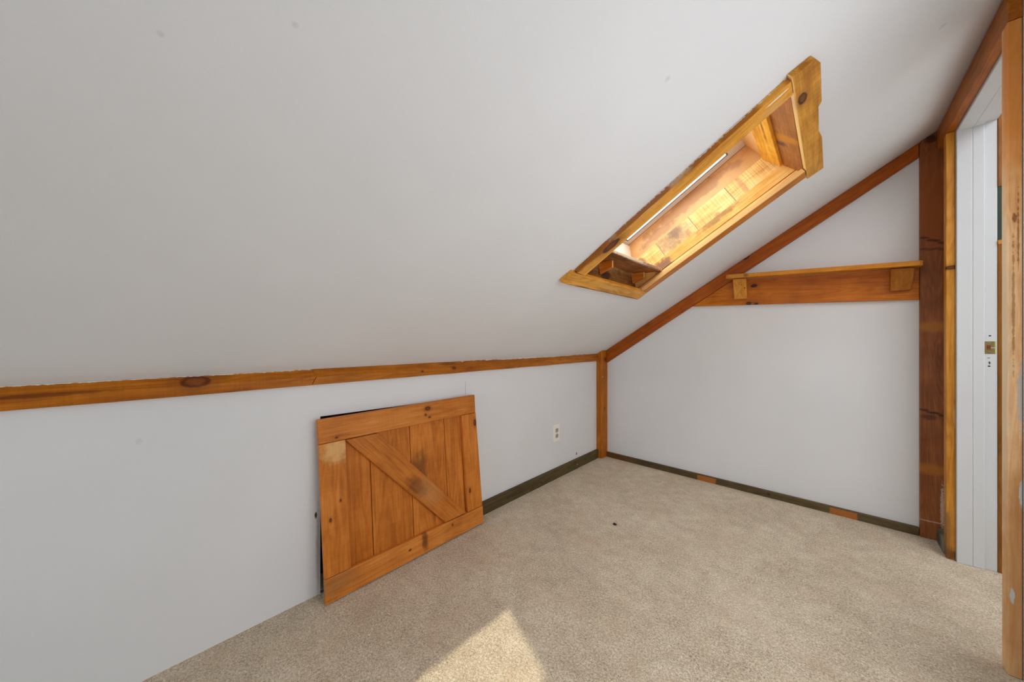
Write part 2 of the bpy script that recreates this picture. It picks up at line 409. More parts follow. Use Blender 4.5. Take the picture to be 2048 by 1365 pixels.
# sloped ceiling with the skylight hole (thick roof slab)
SMAX = (XR+.13)/CT
WS0, WS1, WY0, WY1 = .700, 1.565, -1.375, -.665        # hole through the roof
bm = bmesh.new()
ring(bm, [(0, YB), (SMAX, YB), (SMAX, .1), (0, .1)], [(WS0, WY0), (WS1, WY0), (WS1, WY1), (WS0, WY1)], 0, .27)
for v in bm.verts: v.co = CM @ v.co
S(link('ceiling', bm, MAT_CEIL), 'large white sloped attic ceiling', 'ceiling')

# wall behind the camera; its unseen window is added to let in daylight
bm = bmesh.new()
GX0, GX1, GZ0, GZ1 = .25, 1.62, .35, 1.36
o4 = [(0, 0), (XR, 0), (XR, ZR), (0, HK)]; i4 = [(GX0, GZ0), (GX1, GZ0), (GX1, GZ1), (GX0, min(GZ1, HK+SL*GX0-.12))]
ring(bm, o4, i4, 0, .12)
for v in bm.verts: v.co = Vector((v.co.x, YB-.12+v.co.z, v.co.y))
S(link('wall_near', bm, MAT_WALL), 'white gable wall behind the camera', 'wall')
w2 = empty('added_window_2', (.9, YB-.06, .35), 'unseen gable window added behind the camera for daylight', 'window', 'structure')
gz = i4[3][1]
for k, (a, b, wd) in enumerate((((GX0, GZ0), (GX1, GZ0), .05), ((GX0, GZ1), (GX1, GZ1), .05), ((GX1, GZ0), (GX1, GZ1), .05), ((.93, GZ0), (.93, GZ1), .04))):
    if a[1] == b[1]:
        if a[1] == GZ0: box('sash_rail', (a[0], YB-.08, a[1]), (b[0], YB-.04, a[1]+wd), MAT_TRIMW, w2)
    else: box('sash_stile', (a[0]-wd, YB-.08, a[1]), (a[0], YB-.04, (GZ1 if a[0] > 1.5 else 1.14)), MAT_TRIMW, w2)

w3 = empty('added_window_3', (XR+.05, -1.725, .30), 'unseen low window added in the right wall for fill light', 'window', 'structure')  # made-up opening that houses the side fill panel
box('sill', (XR-.03, OY0-.03, OZ0-.02), (XR+.06, OY1+.03, OZ0-.0005), MAT_TRIMW, w3)
box('sash_stile', (XR+.06, OY0, OZ0), (XR+.095, OY0+.03, OZ1), MAT_TRIMW, w3)
box('sash_stile', (XR+.06, OY1-.03, OZ0), (XR+.095, OY1, OZ1), MAT_TRIMW, w3)
# the hall beyond the doorway
bm = bmesh.new()
bx(bm, (3.2, YB, 0), (3.3, .3, 2.3)); bx(bm, (XR+.135, .05, 0), (3.2, .15, 2.3)); bx(bm, (XR+.135, YB-.1, 0), (3.2, YB, 2.3))
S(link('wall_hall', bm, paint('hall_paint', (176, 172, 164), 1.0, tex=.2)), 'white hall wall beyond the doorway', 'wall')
bm = bmesh.new(); bx(bm, (XR+.135, YB-.1, 2.3), (3.3, .3, 2.38))
S(link('ceiling_hall', bm, MAT_CEIL), 'hall ceiling beyond the doorway', 'ceiling')

# ------------------------------------------------------------------ baseboards
KB = frame((.0005, 0, 0), (0, 1, 0), (0, 0, 1))
o = prism('baseboard_left', [(0, -.002), (.0195, -.002), (.0195, .064), (.016, .068), (0, .068)], 0, 1.352, MAT_BASE, Matrix(((1, 0, 0, .0003), (0, 0, 1, -1.4385), (0, 1, 0, 0), (0, 0, 0, 1))), None, .0015)
def regrain(o, mat): o.data.materials[0] = mat
regrain(o, wood('olive_baseboard_left', (62, 50, 28), (86, 74, 46), (100, 88, 60), grain=2, fine=.6, rough=.6, marks=[
    dict(c=(.02, .03, 1.03), r=(.03, .004, .004), col=rgb(190, 180, 160), amp=.2), dict(c=(.02, .025, .6), r=(.03, .006, .008), col=rgb(55, 42, 25), amp=.4, soft=.4),
    dict(c=(.02, .03, 1.33), r=(.03, .05, .05), col=rgb(92, 62, 26), amp=.3, soft=.5, op=.7)]))
S(o, 'olive brown baseboard along the knee wall right of the hatch', 'baseboard')
o = prism('baseboard_far', rect(0, 1.658, 0, .04), 0, .0195, MAT_BASE_F, frame((.0515, -.0002, -.001), (1, 0, 0), (0, 0, 1)), None, .0015)
S(o, 'olive brown baseboard with two bare patches along the end wall', 'baseboard')
o = box('baseboard_right', (1.7625, -.1535, -.001), (1.7895, -.0245, .062), MAT_PLINTH)
S(o, 'short grey baseboard stub between brown post and door casing', 'baseboard')
MAT_PLINTH.node_tree  # object-space marks sit near the stub's own corner

# ------------------------------------------------------------------ wood trims
prof = [(0, .791), (.021, .789), (.0245, .818), (.020, .824), (.005, HK+.0025), (0, HK-.001)]
def along_y(y0): return Matrix(((1, 0, 0, .0003), (0, 0, 1, y0), (0, 1, 0, 0), (0, 0, 0, 1)))
def knee_trim(name, y0, y1, mat, mitre0=0, mitre1=0):
    bm = bmesh.new(); n = max(2, int((y1-y0)/.12)); rows = []
    r = random.Random(int(y1*100))
    for i in range(n+1):
        t = i/n; row = []
        wob = r.uniform(-.0012, .0012) if 0 < i < n else 0
        for k, (x, z) in enumerate(prof):
            y = t*(y1-y0)
            sk = (z-.818)*(mitre0*(1-t)+mitre1*t)
            if i == 0: y += (abs(z-.822))*mitre0
            if i == n: y -= (abs(z-.822))*mitre1
            row.append(bm.verts.new((x, z+(wob if k in (0, 1) else wob*.6 if k == 4 else 0), y)))
        rows.append(row)
    m = len(prof)
    bm.faces.new(rows[0][::-1]); bm.faces.new(rows[-1])
    for a, b in zip(rows, rows[1:]):
        for k in range(m): bm.faces.new((a[k], a[(k+1) % m], b[(k+1) % m], b[k]))
    return link(name, bm, mat, along_y(y0), None, .0012)
o = knee_trim('trim_1', YB+.01, -2.1674, MAT_KTRIM_A, 0, .5)
S(o, 'amber pine moulding with a big knot atop the knee wall, left of the joint', 'trim')
# the knot coordinates of this board are measured from the joint
o2 = knee_trim('trim_2', -2.1655, -.0905, MAT_KTRIM_B, -.5, 0)
S(o2, 'amber pine moulding atop the knee wall, running from the joint to the corner', 'trim')
o = prism('trim_3', [(0, 0), (0, -.09), (.046, -.09), (.051, -.084), (.051, 0)], 0, .868, MAT_POST_C, Matrix.Translation((.0003, -.0003, 0)), None, .002)
# top follows the slope
for v in o.data.vertices:
    if v.co.z > .5: v.co.z = HK+SL*v.co.x-.0008
S(o, 'short orange pine corner post between knee wall and end wall', 'trim')
# sloping board on the end wall, under the ceiling: polygon in x,z; grain up the slope
def slope_poly():
    top = lambda x: HK+SL*x-.001
    up = [(.053, top(.053)), (1.7095, top(1.7095))]; lo = [(1.7095, 1.848), (1.35, 1.611), (1.026, 1.400), (.695, 1.190), (.5, 1.064), (.053, .771)]
    return up + lo
SM = frame((0, -.0003, HK), (CT, 0, ST), (-ST, 0, CT))
SMi = SM.inverted()
pts = [(SMi @ Vector((x, -.0003, z))).to_2d()[:] for x, z in slope_poly()]
o = prism('trim_4', pts, 0, .02, MAT_SLOPE, SM, None, .002)
S(o, 'red stained board climbing the end wall under the ceiling slope', 'trim')
o = prism('trim_5', [(0, 0), (.0778, 0), (.0778, HK+SL*1.7893-.002), (0, HK+SL*1.7115-.002)], 0, .0222, MAT_POST, Matrix(((1, 0, 0, 1.7115), (0, 0, 1, -.0225), (0, 1, 0, 0), (0, 0, 0, 1))), None, .0025)
o.data.materials[0] = MAT_POST
S(o, 'tall dark brown stained post on the end wall beside the doorway', 'trim')

# ------------------------------------------------------------------ doorway
door = empty('door_1', (XR, -.54, 0), 'open white-jambed doorway with amber casing at the right edge', 'doorway', 'structure')
CX0, CX1 = 1.764, 1.7895
box('casing_post', (CX0, -.2, 0), (CX1, -.155, 1.8595), MAT_CASE, door, .003)['label'] = 'honey pine casing on the far side of the doorway'
box('casing_post', (CX0-.0005, -.911, 0), (CX1-.001, -.867, 1.8595), MAT_CASE_N, door, .003)['label'] = 'worn pale pine casing on the near side of the doorway'
HZ1 = HK+SL*CX0-.002
hb = prism('header_board', [(CX0, 1.86), (CX1, 1.86), (CX1, HZ1+.012), (CX0, HZ1-.002)], 0, .889, MAT_HEAD, Matrix(((1, 0, 0, 0), (0, 0, 1, -.912), (0, 1, 0, 0), (0, 0, 0, 1))), door, .0025)
hb.data.materials[0] = wood('red_stained_header_board', (112, 58, 8), (146, 82, 18), (172, 106, 32), grain=2, saw=.12, rough=.4)
hb['label'] = 'red stained board across the top of the doorway'
JX1 = XR+.1055
box('jamb_board', (XR, -.2, 0), (JX1, -.1895, 1.873), MAT_JAMB, door, .0015)
bpy.context.view_layer.update()
box('jamb_board', (XR, -.8845, 0), (JX1, -.874, 1.873), MAT_TRIMW, door, .0015)
box('head_jamb', (XR, -.874, 1.8625), (JX1, -.2, 1.873), MAT_TRIMW, door, .0015)
box('door_stop', (XR+.0005, -.2125, 0), (1.832, -.2002, 1.8622), MAT_TRIMW, door, .002)
box('door_stop', (1.8322, -.2115, 0), (1.862, -.2002, 1.8622), MAT_TRIMW, door, .002)
box('head_stop', (XR+.0005, -.8738, 1.850), (1.834, -.2127, 1.8623), MAT_TRIMW, door, .002)
box('head_stop', (1.8342, -.8738, 1.8512), (1.862, -.2127, 1.8623), MAT_TRIMW, door, .002)
MAT_HALL = wood('dark_brown_hall_casing', (92, 52, 12), (122, 74, 24), (140, 90, 36), grain=2, rough=.35)
MAT_GREEN = paint('dark_green_panel', (52, 66, 54), 1.1, rough=.4, tex=.1, marks=[])
box('hall_casing', (JX1+.0005, -.203, 0), (JX1+.02, -.13, 1.346), MAT_HALL, door, .002)['label'] = 'dark brown casing on the hall side of the jamb'
box('hall_casing', (JX1+.0005, -.203, 1.584), (JX1+.02, -.13, 1.95), MAT_HALL, door, .002)
box('hall_panel', (JX1+.0005, -.200, 1.3645), (JX1+.02, -.13, 1.5835), MAT_GREEN, door, .001)['label'] = 'dark green panel between the hall casing boards'
box('hall_cleat', (JX1+.0005, -.2055, 1.3462), (JX1+.022, -.13, 1.3643), wood('orange_cleat', (140, 84, 18), (176, 116, 40), (196, 140, 62)), door, .001)['label'] = 'thin amber ledge under the green panel'
# brass strike plate with a curled lip, latch hole and two screws
bm = bmesh.new()
Z0, Z1, ZC = .897, .949, .923
sec = [(1.8635, -.2006), (1.8870, -.2006)]
for i in range(1, 8):
    a = i/7*math.radians(75); sec.append((1.8870+.0155*math.sin(a), -.2006+.0155*(1-math.cos(a))))
rows = []
zs = [Z0, ZC-.012, ZC-.0105, ZC-.0015, ZC+.0015, ZC+.0105, ZC+.012, Z1]
zs = [Z0, ZC-.011, ZC-.0015, ZC+.0015, ZC+.011, Z1]
xs = [1.8635, 1.8685, 1.8790, 1.8870]
def P2(u):   # flat part by x, then the lip
    return (u, -.2006)
cols = [P2(x) for x in xs] + sec[2:]
grid = [[bm.verts.new((x, y, z)) for (x, y) in cols] for z in zs]
for i in range(len(zs)-1):
    for j in range(len(cols)-1):
        hole = (j == 1 and 1 <= i <= 3) or (i == 2 and j >= 2 and j < 7)
        if hole: continue
        bm.faces.new((grid[i][j], grid[i][j+1], grid[i+1][j+1], grid[i+1][j]))
sp = link('strike_plate', bm, MAT_BRASS, ID, door)
so = sp.modifiers.new('Solid', 'SOLIDIFY'); so.thickness = .0013; so.offset = 0
sp['label'] = 'brass strike plate on the white jamb'
bm = bmesh.new(); bx(bm, (1.8687, -.2009, ZC-.0108), (1.8788, -.2003, ZC+.0108))
link('latch_hole', bm, wood('latch_hole_wood', (60, 28, 10), (110, 58, 25), (140, 80, 40)), ID, sp)
for dz in (-.019, .019):
    bm = bmesh.new(); cyl(bm, (1.8745, -.2012, ZC+dz), .0042, -.0014, (0, 1, 0), 16, .003); bx(bm, (1.8715, -.2029, ZC+dz-.0005), (1.8775, -.2025, ZC+dz+.0005))
    link('screw', bm, metal('dull_brass_%d' % (dz > 0), (.4, .34, .2, 1), .4), ID, sp)

# ------------------------------------------------------------------ hatch leaning on the knee wall
hx = .085; top = Vector((-.051, 0, .66)).normalized()
hatch = empty('access_hatch', (.085, -1.78, 0), 'knotty pine plank hatch with a diagonal brace leaning on the knee wall', 'hatch')
HM = frame((.0855, -2.157, .004), (0, 1, 0), top)      # x along the wall, y up the hatch, z towards the room
HM = HM @ Matrix.Rotation(math.radians(.25), 4, 'Z')
W_, H_ = .755, .660
def hb_(name, pts, z0, z1, mat, vertical=False, rot=None, bevel=.0022):
    if rot is None and not vertical:
        return prism(name, pts, z0, z1, mat, HM, hatch, bevel)
    ang = math.radians(90) if vertical else rot
    R = Matrix.Translation((pts[0][0], pts[0][1], 0)) @ Matrix.Rotation(ang, 4, 'Z')
    Ri = R.inverted()
    return prism(name, [(Ri @ Vector((x, y, 0))).to_2d()[:] for x, y in pts], z0, z1, mat, HM @ R, hatch, bevel)
seams = [.004, .1865, .3675, .553, .655, .751]
pl_marks = [knot((.045, -.118, 0), (.013, .011, .03), ns=70),
            [], [dict(c=(.37, -.045, 0), r=(.075, .045, .03), col=rgb(112, 66, 30), amp=.7, ns=30, soft=.5, op=.75),
                 dict(c=(.33, -.01, 0), r=(.05, .008, .03), col=rgb(84, 46, 20), amp=.5, ns=40, soft=.4, op=.8)], [], []]
for i in range(5):
    a, b = seams[i]+.0012, seams[i+1]-.0012
    hb_('plank', rect(a, b, .004, H_-.004), -.0325, -.0175, hatch_wood('hatch_plank_%d' % i, pl_marks[i], (-6, 0, 2, 4, 0)[i]), True)
mt = hatch_wood('hatch_top_rail', knot((.455, .063, .0), (.014, .009, .03), ns=60) + knot((.442, .036, 0), (.005, .005, .03), ns=90) + knot((.462, .022, 0), (.006, .004, .03), ns=90) + knot((.055, .013, 0), (.005, .003, .03), ns=90), 4)
R0 = Matrix.Translation((0, .570, 0))
prism('top_rail', [(-.006, 0), (.740, 0), (.741, .092), (-.008, .090)], -.0172, 0, mt, HM @ R0, hatch, .0022)
mb = hatch_wood('hatch_bottom_rail', [dict(c=(.41, .05, 0), r=(.016, .04, .03), col=rgb(100, 56, 20), amp=.8, ns=30, soft=.4, op=.8)] + knot((.335, .047, 0), (.005, .004, .03), ns=90) + knot((.56, .065, 0), (.004, .004, .03), ns=90) +
    [dict(c=(.03, .055, 0), r=(.08, .03, .03), col=rgb(150, 104, 60), amp=.6, ns=20, soft=.6, op=.5)], 12)
prism('bottom_rail', [(0, 0), (.755, .002), (.754, .086), (.0, .087)], -.0172, .0015, mb, HM, hatch, .0022)
ml = hatch_wood('hatch_left_stile', [dict(c=(.452, -.052, 0), r=(.045, .046, .03), col=rgb(222, 180, 118), amp=.9, ns=45, soft=.6, op=.7)] + knot((.20, -.025, 0), (.007, .004, .03), ns=90) + knot((.26, -.062, 0), (.005, .003, .03), ns=90), 0)
hb_('stile', [(.0, .0885), (.092, .0885), (.087, .5685), (-.006, .5685)], -.0172, 0, ml, True)
mr = hatch_wood('hatch_right_stile', knot((.43, -.075, 0), (.016, .008, .03), ns=60) + knot((.10, -.02, 0), (.012, .005, .03), ns=80), 2)
hb_('stile', [(.657, .0885), (.754, .0885), (.742, .5685), (.650, .5685)], -.0172, 0, mr, True)
br = [(.088, .567), (.523, .0895), (.649, .0895), (.216, .5675)]
ang = math.atan2(.0895-.567, .523-.088)
mbr = hatch_wood('hatch_brace', [dict(c=(.40, .04, 0), r=(.06, .028, .03), col=rgb(112, 62, 22), amp=.7, ns=35, soft=.5, op=.75),
    dict(c=(.47, .06, 0), r=(.07, .05, .03), col=rgb(190, 140, 90), amp=.6, ns=30, soft=.5, op=.35)], 3)
hb_('brace', br, -.0172, -.0008, mbr, False, ang)

# ------------------------------------------------------------------ shelf on the end wall
sh = empty('wall_shelf', (1.2, 0, 1.2), 'long amber wood shelf with two brackets on the end wall', 'shelf')
BM_ = frame((.66, -.0206, 1.19), (1.016, 0, -.037), (0, 0, 1))
MAT_BACK = wood('orange_back_board', (122, 60, 4), (158, 86, 10), (180, 108, 24), grain=0, rough=.35, blotch=.9, marks=
    knot((.385, .118, 0), (.022, .013, .03), dark=(66, 26, 8), core=(96, 44, 14), ns=50) + knot((.362, .010, 0), (.017, .012, .03), dark=(70, 28, 8), core=(110, 52, 16), ns=60)
    + knot((.40, .006, 0), (.012, .010, .03), ns=60))
BMi = BM_.inverted()
def backpt(x, z): return (BMi @ Vector((x, -.0206, z))).to_2d()[:]
lowz = lambda x: 1.19-(x-.69)*.0365
diag = lambda x: (HK+SL*x)-.0945+ (x-.05)*.0165       # lower edge of the sloping board
bp = [backpt(.700, lowz(.700)), backpt(1.7105, lowz(1.7105)), backpt(1.7105, 1.312), backpt(.905, 1.342)]
bp = [backpt(.6985, 1.1895), backpt(1.7105, lowz(1.7105)), backpt(1.7105, 1.3045), backpt(.9365, 1.3412)]
prism('back_board', bp, 0, .0185, MAT_BACK, frame((.66, -.0018, 1.19), (1.016, 0, -.037), (0, 0, 1)), sh, .002)
SHM = frame((.915, -.021, 1.3435), (.80, 0, -.0385), (0, 1, 0))
# local: x along the shelf, y towards the wall (negative = into the room), z up
mshelf = wood('amber_shelf_board', (134, 80, 12), (172, 108, 28), (196, 134, 52), grain=0, rough=.4, saw=.12, marks=[
    dict(c=(.06, -.075, 0), r=(.075, .05, .06), col=rgb(196, 132, 60), amp=.4, ns=30, soft=.4, op=.7),
    dict(c=(.76, -.075, 0), r=(.045, .05, .06), col=rgb(196, 130, 36), amp=.3, ns=30, soft=.4, op=.7),
    dict(c=(.105, -.078, .012), r=(.012, .05, .01), col=rgb(112, 60, 20), amp=.5, ns=70, soft=.4, op=.7)])
prism('shelf_board', [(0, .0), (0, -.085), (.016, -.092), (.786, -.092), (.797, -.085), (.797, .0)], 0, .0235, mshelf, SHM, sh, .0022)
def bracket(name, x0, x1, ztop, zbot, tilt, mat):
    y0 = -.0208
    lo4 = [(x0, y0, zbot), (x1, y0, zbot), (x1, y0-.022, zbot), (x0, y0-.022, zbot)]
    hi4 = [(x0-tilt*.0+.000, y0, ztop), (x1+tilt, y0, ztop-.0036), (x1+tilt, y0-.060, ztop-.0036), (x0, y0-.060, ztop)]
    return hexa(name, [tuple(Vector(p)-Vector((x0, y0, zbot))) for p in lo4], [tuple(Vector(p)-Vector((x0, y0, zbot))) for p in hi4], mat, Matrix.Translation((x0, y0, zbot)), sh, .003)
mb1 = wood('bracket_wood_a', (140, 84, 22), (178, 116, 40), (200, 142, 66), grain=2, rough=.45, saw=.1, marks=[
    dict(c=(.045, -.04, .085), r=(.003, .05, .003), col=rgb(70, 35, 12), amp=.3, ns=90), dict(c=(.06, -.04, .065), r=(.003, .05, .003), col=rgb(70, 35, 12), amp=.3, ns=90)])
mb2 = wood('bracket_wood_b', (122, 70, 14), (150, 92, 26), (170, 112, 42), grain=2, rough=.45, saw=.1)
bracket('bracket', .948, 1.017, 1.3395, 1.215, .000, mb1)
bracket('bracket', 1.613, 1.683, 1.3068, 1.200, .008, mb2)

# ------------------------------------------------------------------ skylight
sky = empty('window_1', cw(1.15, -1.02, 0), 'narrow skylight lined with golden pine boards in the sloped ceiling', 'window', 'structure')
def csky(name, pts, n0, n1, mat, org, vertical=False, bevel=.002, rag=False):
    """board lying along the ceiling: pts in (s, y); n from n0 to n1; grain along s, or along y when vertical"""
    M = CM @ Matrix.Translation((org[0], org[1], 0))
    if vertical: M = M @ Matrix.Rotation(math.radians(90), 4, 'Z')
    Mi = (CM.inverted() @ M).inverted()
    return prism(name, [(Mi @ Vector((x, y, 0))).to_2d()[:] for x, y in pts], n0, n1, mat, M, sky, bevel)
wear = rgb(176, 150, 128)
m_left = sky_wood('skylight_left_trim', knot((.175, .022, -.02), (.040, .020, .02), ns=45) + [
    dict(c=(.10, .0, -.016), r=(.10, .016, .03), col=rgb(120, 66, 14), amp=.9, ns=35, soft=.3, op=.7),
    dict(c=(.36, -.004, -.008), r=(.20, .016, .013), col=wear, amp=.7, ns=50, soft=.25, op=.75),
    dict(c=(.40, -.002, -.010), r=(.6, .0045, .013), col=rgb(150, 82, 12), amp=.12, ns=30, soft=.12, box=True, op=.85),  # shade painted in: darkens the outer side of the trim
    dict(c=(.60, -.004, -.001), r=(.45, .008, .004), col=rgb(215, 208, 200), amp=1.5, ns=110, soft=.1, op=.85),
    dict(c=(.77, .02, -.02), r=(.028, .004, .02), col=rgb(232, 214, 180), amp=.7, ns=80, soft=.2),
    dict(c=(.755, .05, -.02), r=(.03, .014, .02), col=rgb(205, 160, 105), amp=.6, ns=50, soft=.5, op=.6)])
lt = ragged((.752, -1.398), (1.545, -1.398), 16, .0022, 3) + [(1.5478, -1.398), (1.5478, -1.331), (.7475, -1.331)]
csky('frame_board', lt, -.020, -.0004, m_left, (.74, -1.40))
rt = [(.7475, -.735), (1.5475, -.735), (1.5475, -.664), (.7475, -.664)]
csky('frame_board', rt, -.020, -.0004, sky_wood('skylight_right_trim', [dict(c=(.4, .0, -.009), r=(.5, .003, .02), col=rgb(232, 188, 122), amp=.1, soft=.1, box=True, op=.8)], cols=((128, 72, 14), (164, 100, 28), (188, 126, 48))), (.74, -.735))  # pale lip and darker face colours put light and shade into the board
bt = [(.746, -.664), (.686, -.655)] + ragged((.684, -.69), (.680, -1.415), 12, .0022, 5)[0:] + [(.684, -1.424), (.746, -1.418)]
m_bot = sky_wood('skylight_bottom_trim', [dict(c=(-.40, .0, -.02), r=(.10, .012, .02), col=rgb(222, 176, 90), amp=.8, ns=40, soft=.4, op=.6),
    dict(c=(-.60, .03, -.02), r=(.05, .004, .02), col=rgb(110, 62, 16), amp=.9, ns=60, soft=.4, op=.7)])
csky('frame_board', bt, -.020, -.0004, m_bot, (.715, -.66), True)
tt = [(1.549, -1.409), (1.606, -1.400), (1.617, -1.366)] + [(1.616, -1.172), (1.607, -1.154), (1.605, -1.05), (1.6035, -.995), (1.612, -.93), (1.6125, -.75)] + [(1.612, -.628), (1.551, -.634)]
m_top = sky_wood('skylight_top_trim', [dict(c=(-.37, .031, -.009), r=(.4, .003, .02), col=rgb(232, 192, 122), amp=.1, soft=.1, box=True, op=.85)] + knot((-.615, .012, -.02), (.028, .012, .02), dark=(76, 38, 10), core=(120, 74, 26), ns=60) + [  # first mark paints the inner lip as lit
    dict(c=(-.70, -.005, -.012), r=(.10, .014, .012), col=rgb(150, 90, 24), amp=.5, ns=40, soft=.4, op=.7)], saw=.25, cols=((132, 84, 18), (176, 122, 42), (204, 152, 66)))
csky('frame_board', tt, -.020, -.0004, m_top, (1.58, -.66), True)

# lining of the well -- right side (faces the camera)
MR = CM @ Matrix(((1, 0, 0, .0), (0, 0, -1, -.667), (0, 1, 0, 0), (0, 0, 0, 1)))    # x up the slope, y out of the roof, z towards the camera side (-y)
def rside(name, pts, z0, z1, mat, x0=0., rotv=False):
    M = MR @ Matrix.Translation((x0, 0, 0))
    if rotv: M = M @ Matrix.Rotation(math.radians(90), 4, 'Z')
    Mi = (MR.inverted() @ M).inverted()
    return prism(name, [(Mi @ Vector((x, y, 0))).to_2d()[:] for x, y in pts], z0, z1, mat, M, sky, .001)
pale = ((176, 128, 66), (214, 172, 106), (236, 204, 146))
purple = rgb(118, 84, 80)
rside('side_lip', [(.698, .0005), (1.555, .0005), (1.548, .0285), (.698, .0285)], 0, .011, sky_wood('skylight_side_lip', [], cols=pale), .74)
rside('side_board', [(.698, .0325), (1.546, .0325), (1.5345, .086), (.698, .086)], 0, .010, sky_wood('skylight_side_board', [
    dict(c=(1.22-.74, .075, 0), r=(.10, .018, .05), col=rgb(134, 98, 66), amp=1.1, ns=45, soft=.6, op=.65),
    dict(c=(.90-.74, .05, 0), r=(.05, .03, .05), col=purple, amp=.9, ns=40, soft=.4, op=.8)], cols=((168, 112, 44), (206, 154, 78), (226, 184, 116))), .74)
jn = [.705, .931, 1.125, 1.3175, 1.520]
pm = [[dict(c=(.135, -.11, 0), r=(.03, .02, .05), col=rgb(150, 104, 70), amp=1.0, ns=60, soft=.3, op=.8), dict(c=(.02, -.06, 0), r=(.02, .03, .05), col=purple, amp=.8, ns=60, soft=.4, op=.6)],
      [dict(c=(.14, -.08, 0), r=(.06, .09, .05), col=rgb(166, 122, 92), amp=1.1, ns=45, soft=.6, op=.75), dict(c=(.16, -.10, 0), r=(.03, .03, .05), col=purple, amp=1.2, ns=60, soft=.6, op=.55)],
      [dict(c=(.09, -.10, 0), r=(.012, .012, .05), col=rgb(160, 110, 60), amp=.6, ns=70, soft=.4, op=.6)],
      [dict(c=(.178, -.055, 0), r=(.006, .045, .05), col=rgb(40, 30, 24), amp=1.3, ns=130, soft=.15, op=.0),
       dict(c=(.13, -.055, 0), r=(.06, .012, .05), col=rgb(190, 140, 96), amp=.6, ns=60, soft=.4, op=.6)]]
for i in range(4):
    a, b = jn[i]+.0012, jn[i+1]-.0012
    ptsr = rect(a, b, .0865, .179)
    if i == 0: ptsr = [(.705, .0865), (b, .0865), (b, .179), (.705, .179)]
    if i == 3: ptsr = [(a, .0865), (1.532, .0865), (1.513, .179), (a, .179)]
    rside('side_plank', ptsr, 0, .007, wood('skylight_plank_%d' % i, *pale, grain=1, saw=.5, marks=pm[i], rough=.5), a, True)
# smooth tan sheet above the planks
def tan_sheet():
    s = NT('tan_water_stained_sheet')
    n = s.noise(s.co, 9, 4, .6); n2 = s.noise(s.co, 3, 3, .5)
    col = s.ramp(s.math('ADD', s.math('MULTIPLY', n, .5), s.math('MULTIPLY', n2, .5)), [(.3, rgb(190, 138, 84, 1.25)), (.7, rgb(218, 170, 112, 1.25))])
    col = s.marks(col, [dict(c=(.46, .245, 0), r=(.26, .030, .05), col=rgb(170, 112, 78), amp=1.1, ns=14, soft=.25, op=.6),
                        dict(c=(.22, .215, 0), r=(.10, .022, .05), col=rgb(170, 112, 78), amp=1.1, ns=20, soft=.25, op=.6)])
    s.l(col, s.bsdf.inputs['Base Color']); s.bsdf.inputs['Roughness'].default_value = .6
    return s.m
rside('side_sheet', [(.735, .1795), (1.512, .1795), (1.487, .2795), (.735, .2795)], 0, .004, tan_sheet(), .74)
# left side, hidden from the camera but it bounces the sun
ML = CM @ Matrix(((1, 0, 0, 0), (0, 0, 1, -1.372), (0, 1, 0, 0), (0, 0, 0, 1)))
prism('side_board', rect(.70, 1.56, .0005, .2795), 0, .006, sky_wood('skylight_left_lining', [], cols=pale), ML, sky, .001)
# lower end: plumb-ish stained panel, from (x .575, z 1.205) to (.528, 1.507)
lowM = frame((.585, -1.365, 1.19), (0, 1, 0), (-.049, 0, .317))
m_low = wood('stained_lower_panel', (58, 34, 16), (110, 68, 30), (150, 100, 50), grain=0, blotch=1.4, rough=.6, marks=[
    dict(c=(.40, .055, 0), r=(.22, .022, .05), col=rgb(140, 92, 40), amp=1.2, ns=16, soft=.12, op=.8),
    dict(c=(.33, .10, 0), r=(.05, .03, .05), col=rgb(48, 28, 14), amp=1.0, ns=30, soft=.3, op=.8)])
prism('lower_panel', rect(0, .697, 0, .158), 0, .006, m_low, lowM, sky, .001)
m_lowu = paint('white_lower_panel', (232, 222, 208), 1.2, rough=.6, marks=[dict(c=(.50, .20, 0), r=(.008, .006, .05), col=rgb(50, 40, 36), amp=.7, ns=120, soft=.2)])
prism('lower_panel', rect(0, .697, .159, .318), 0, .006, m_lowu, lowM, sky, .001)
# head end: two boards stepping back
def head(n0, n1, s0, s1, t, mat, y0=-1.365, y1=-.674):
    M = CM @ frame((s0, y0, n0), (0, 1, 0), (s1-s0, 0, n1-n0))
    L = math.hypot(s1-s0, n1-n0)
    return prism('head_board', [(0, 0), (y1-y0, 0), (y1-y0, L-.008), (y1-y0-.01, L), (0, L)], -t, 0, mat, M, sky, .003)
m_h1 = wood('head_board_brown', (104, 58, 26), (138, 84, 44), (164, 106, 60), grain=0, saw=.2, rough=.45, marks=[
    dict(c=(.30, .05, 0), r=(.03, .06, .05), col=rgb(196, 126, 36), amp=.4, ns=40, soft=.4, op=.8), dict(c=(.24, .07, 0), r=(.02, .02, .05), col=rgb(70, 44, 50), amp=.6, ns=60, soft=.4, op=.8)])
m_h2 = sky_wood('head_board_golden', [dict(c=(.46, .03, 0), r=(.25, .004, .05), col=rgb(110, 56, 10), amp=.8, ns=30, soft=.4, op=.8)], cols=((150, 88, 10), (198, 134, 32), (222, 164, 60)))
# frame(): z axis = x cross y; make the boards face down the slope
def head2(n0, n1, s0, s1, t, mat, y0, y1):
    M = CM @ frame((s0, y1, n0), (0, -1, 0), (s1-s0, 0, n1-n0))
    L = math.hypot(s1-s0, n1-n0); w = y1-y0
    o = prism('head_board', [(.0, 0), (w, 0), (w, L), (.010, L), (0, L-.008)], -.003, t, mat, M, sky, .002)
    return o
head2(.0005, .086, 1.560, 1.533, .012, m_h1, -1.365, -.680)
head2(.0865, .168, 1.532, 1.506, .022, m_h2, -1.365, -.690)
head2(.1685, .2795, 1.506, 1.487, .006, tan_sheet(), -1.365, -.674)
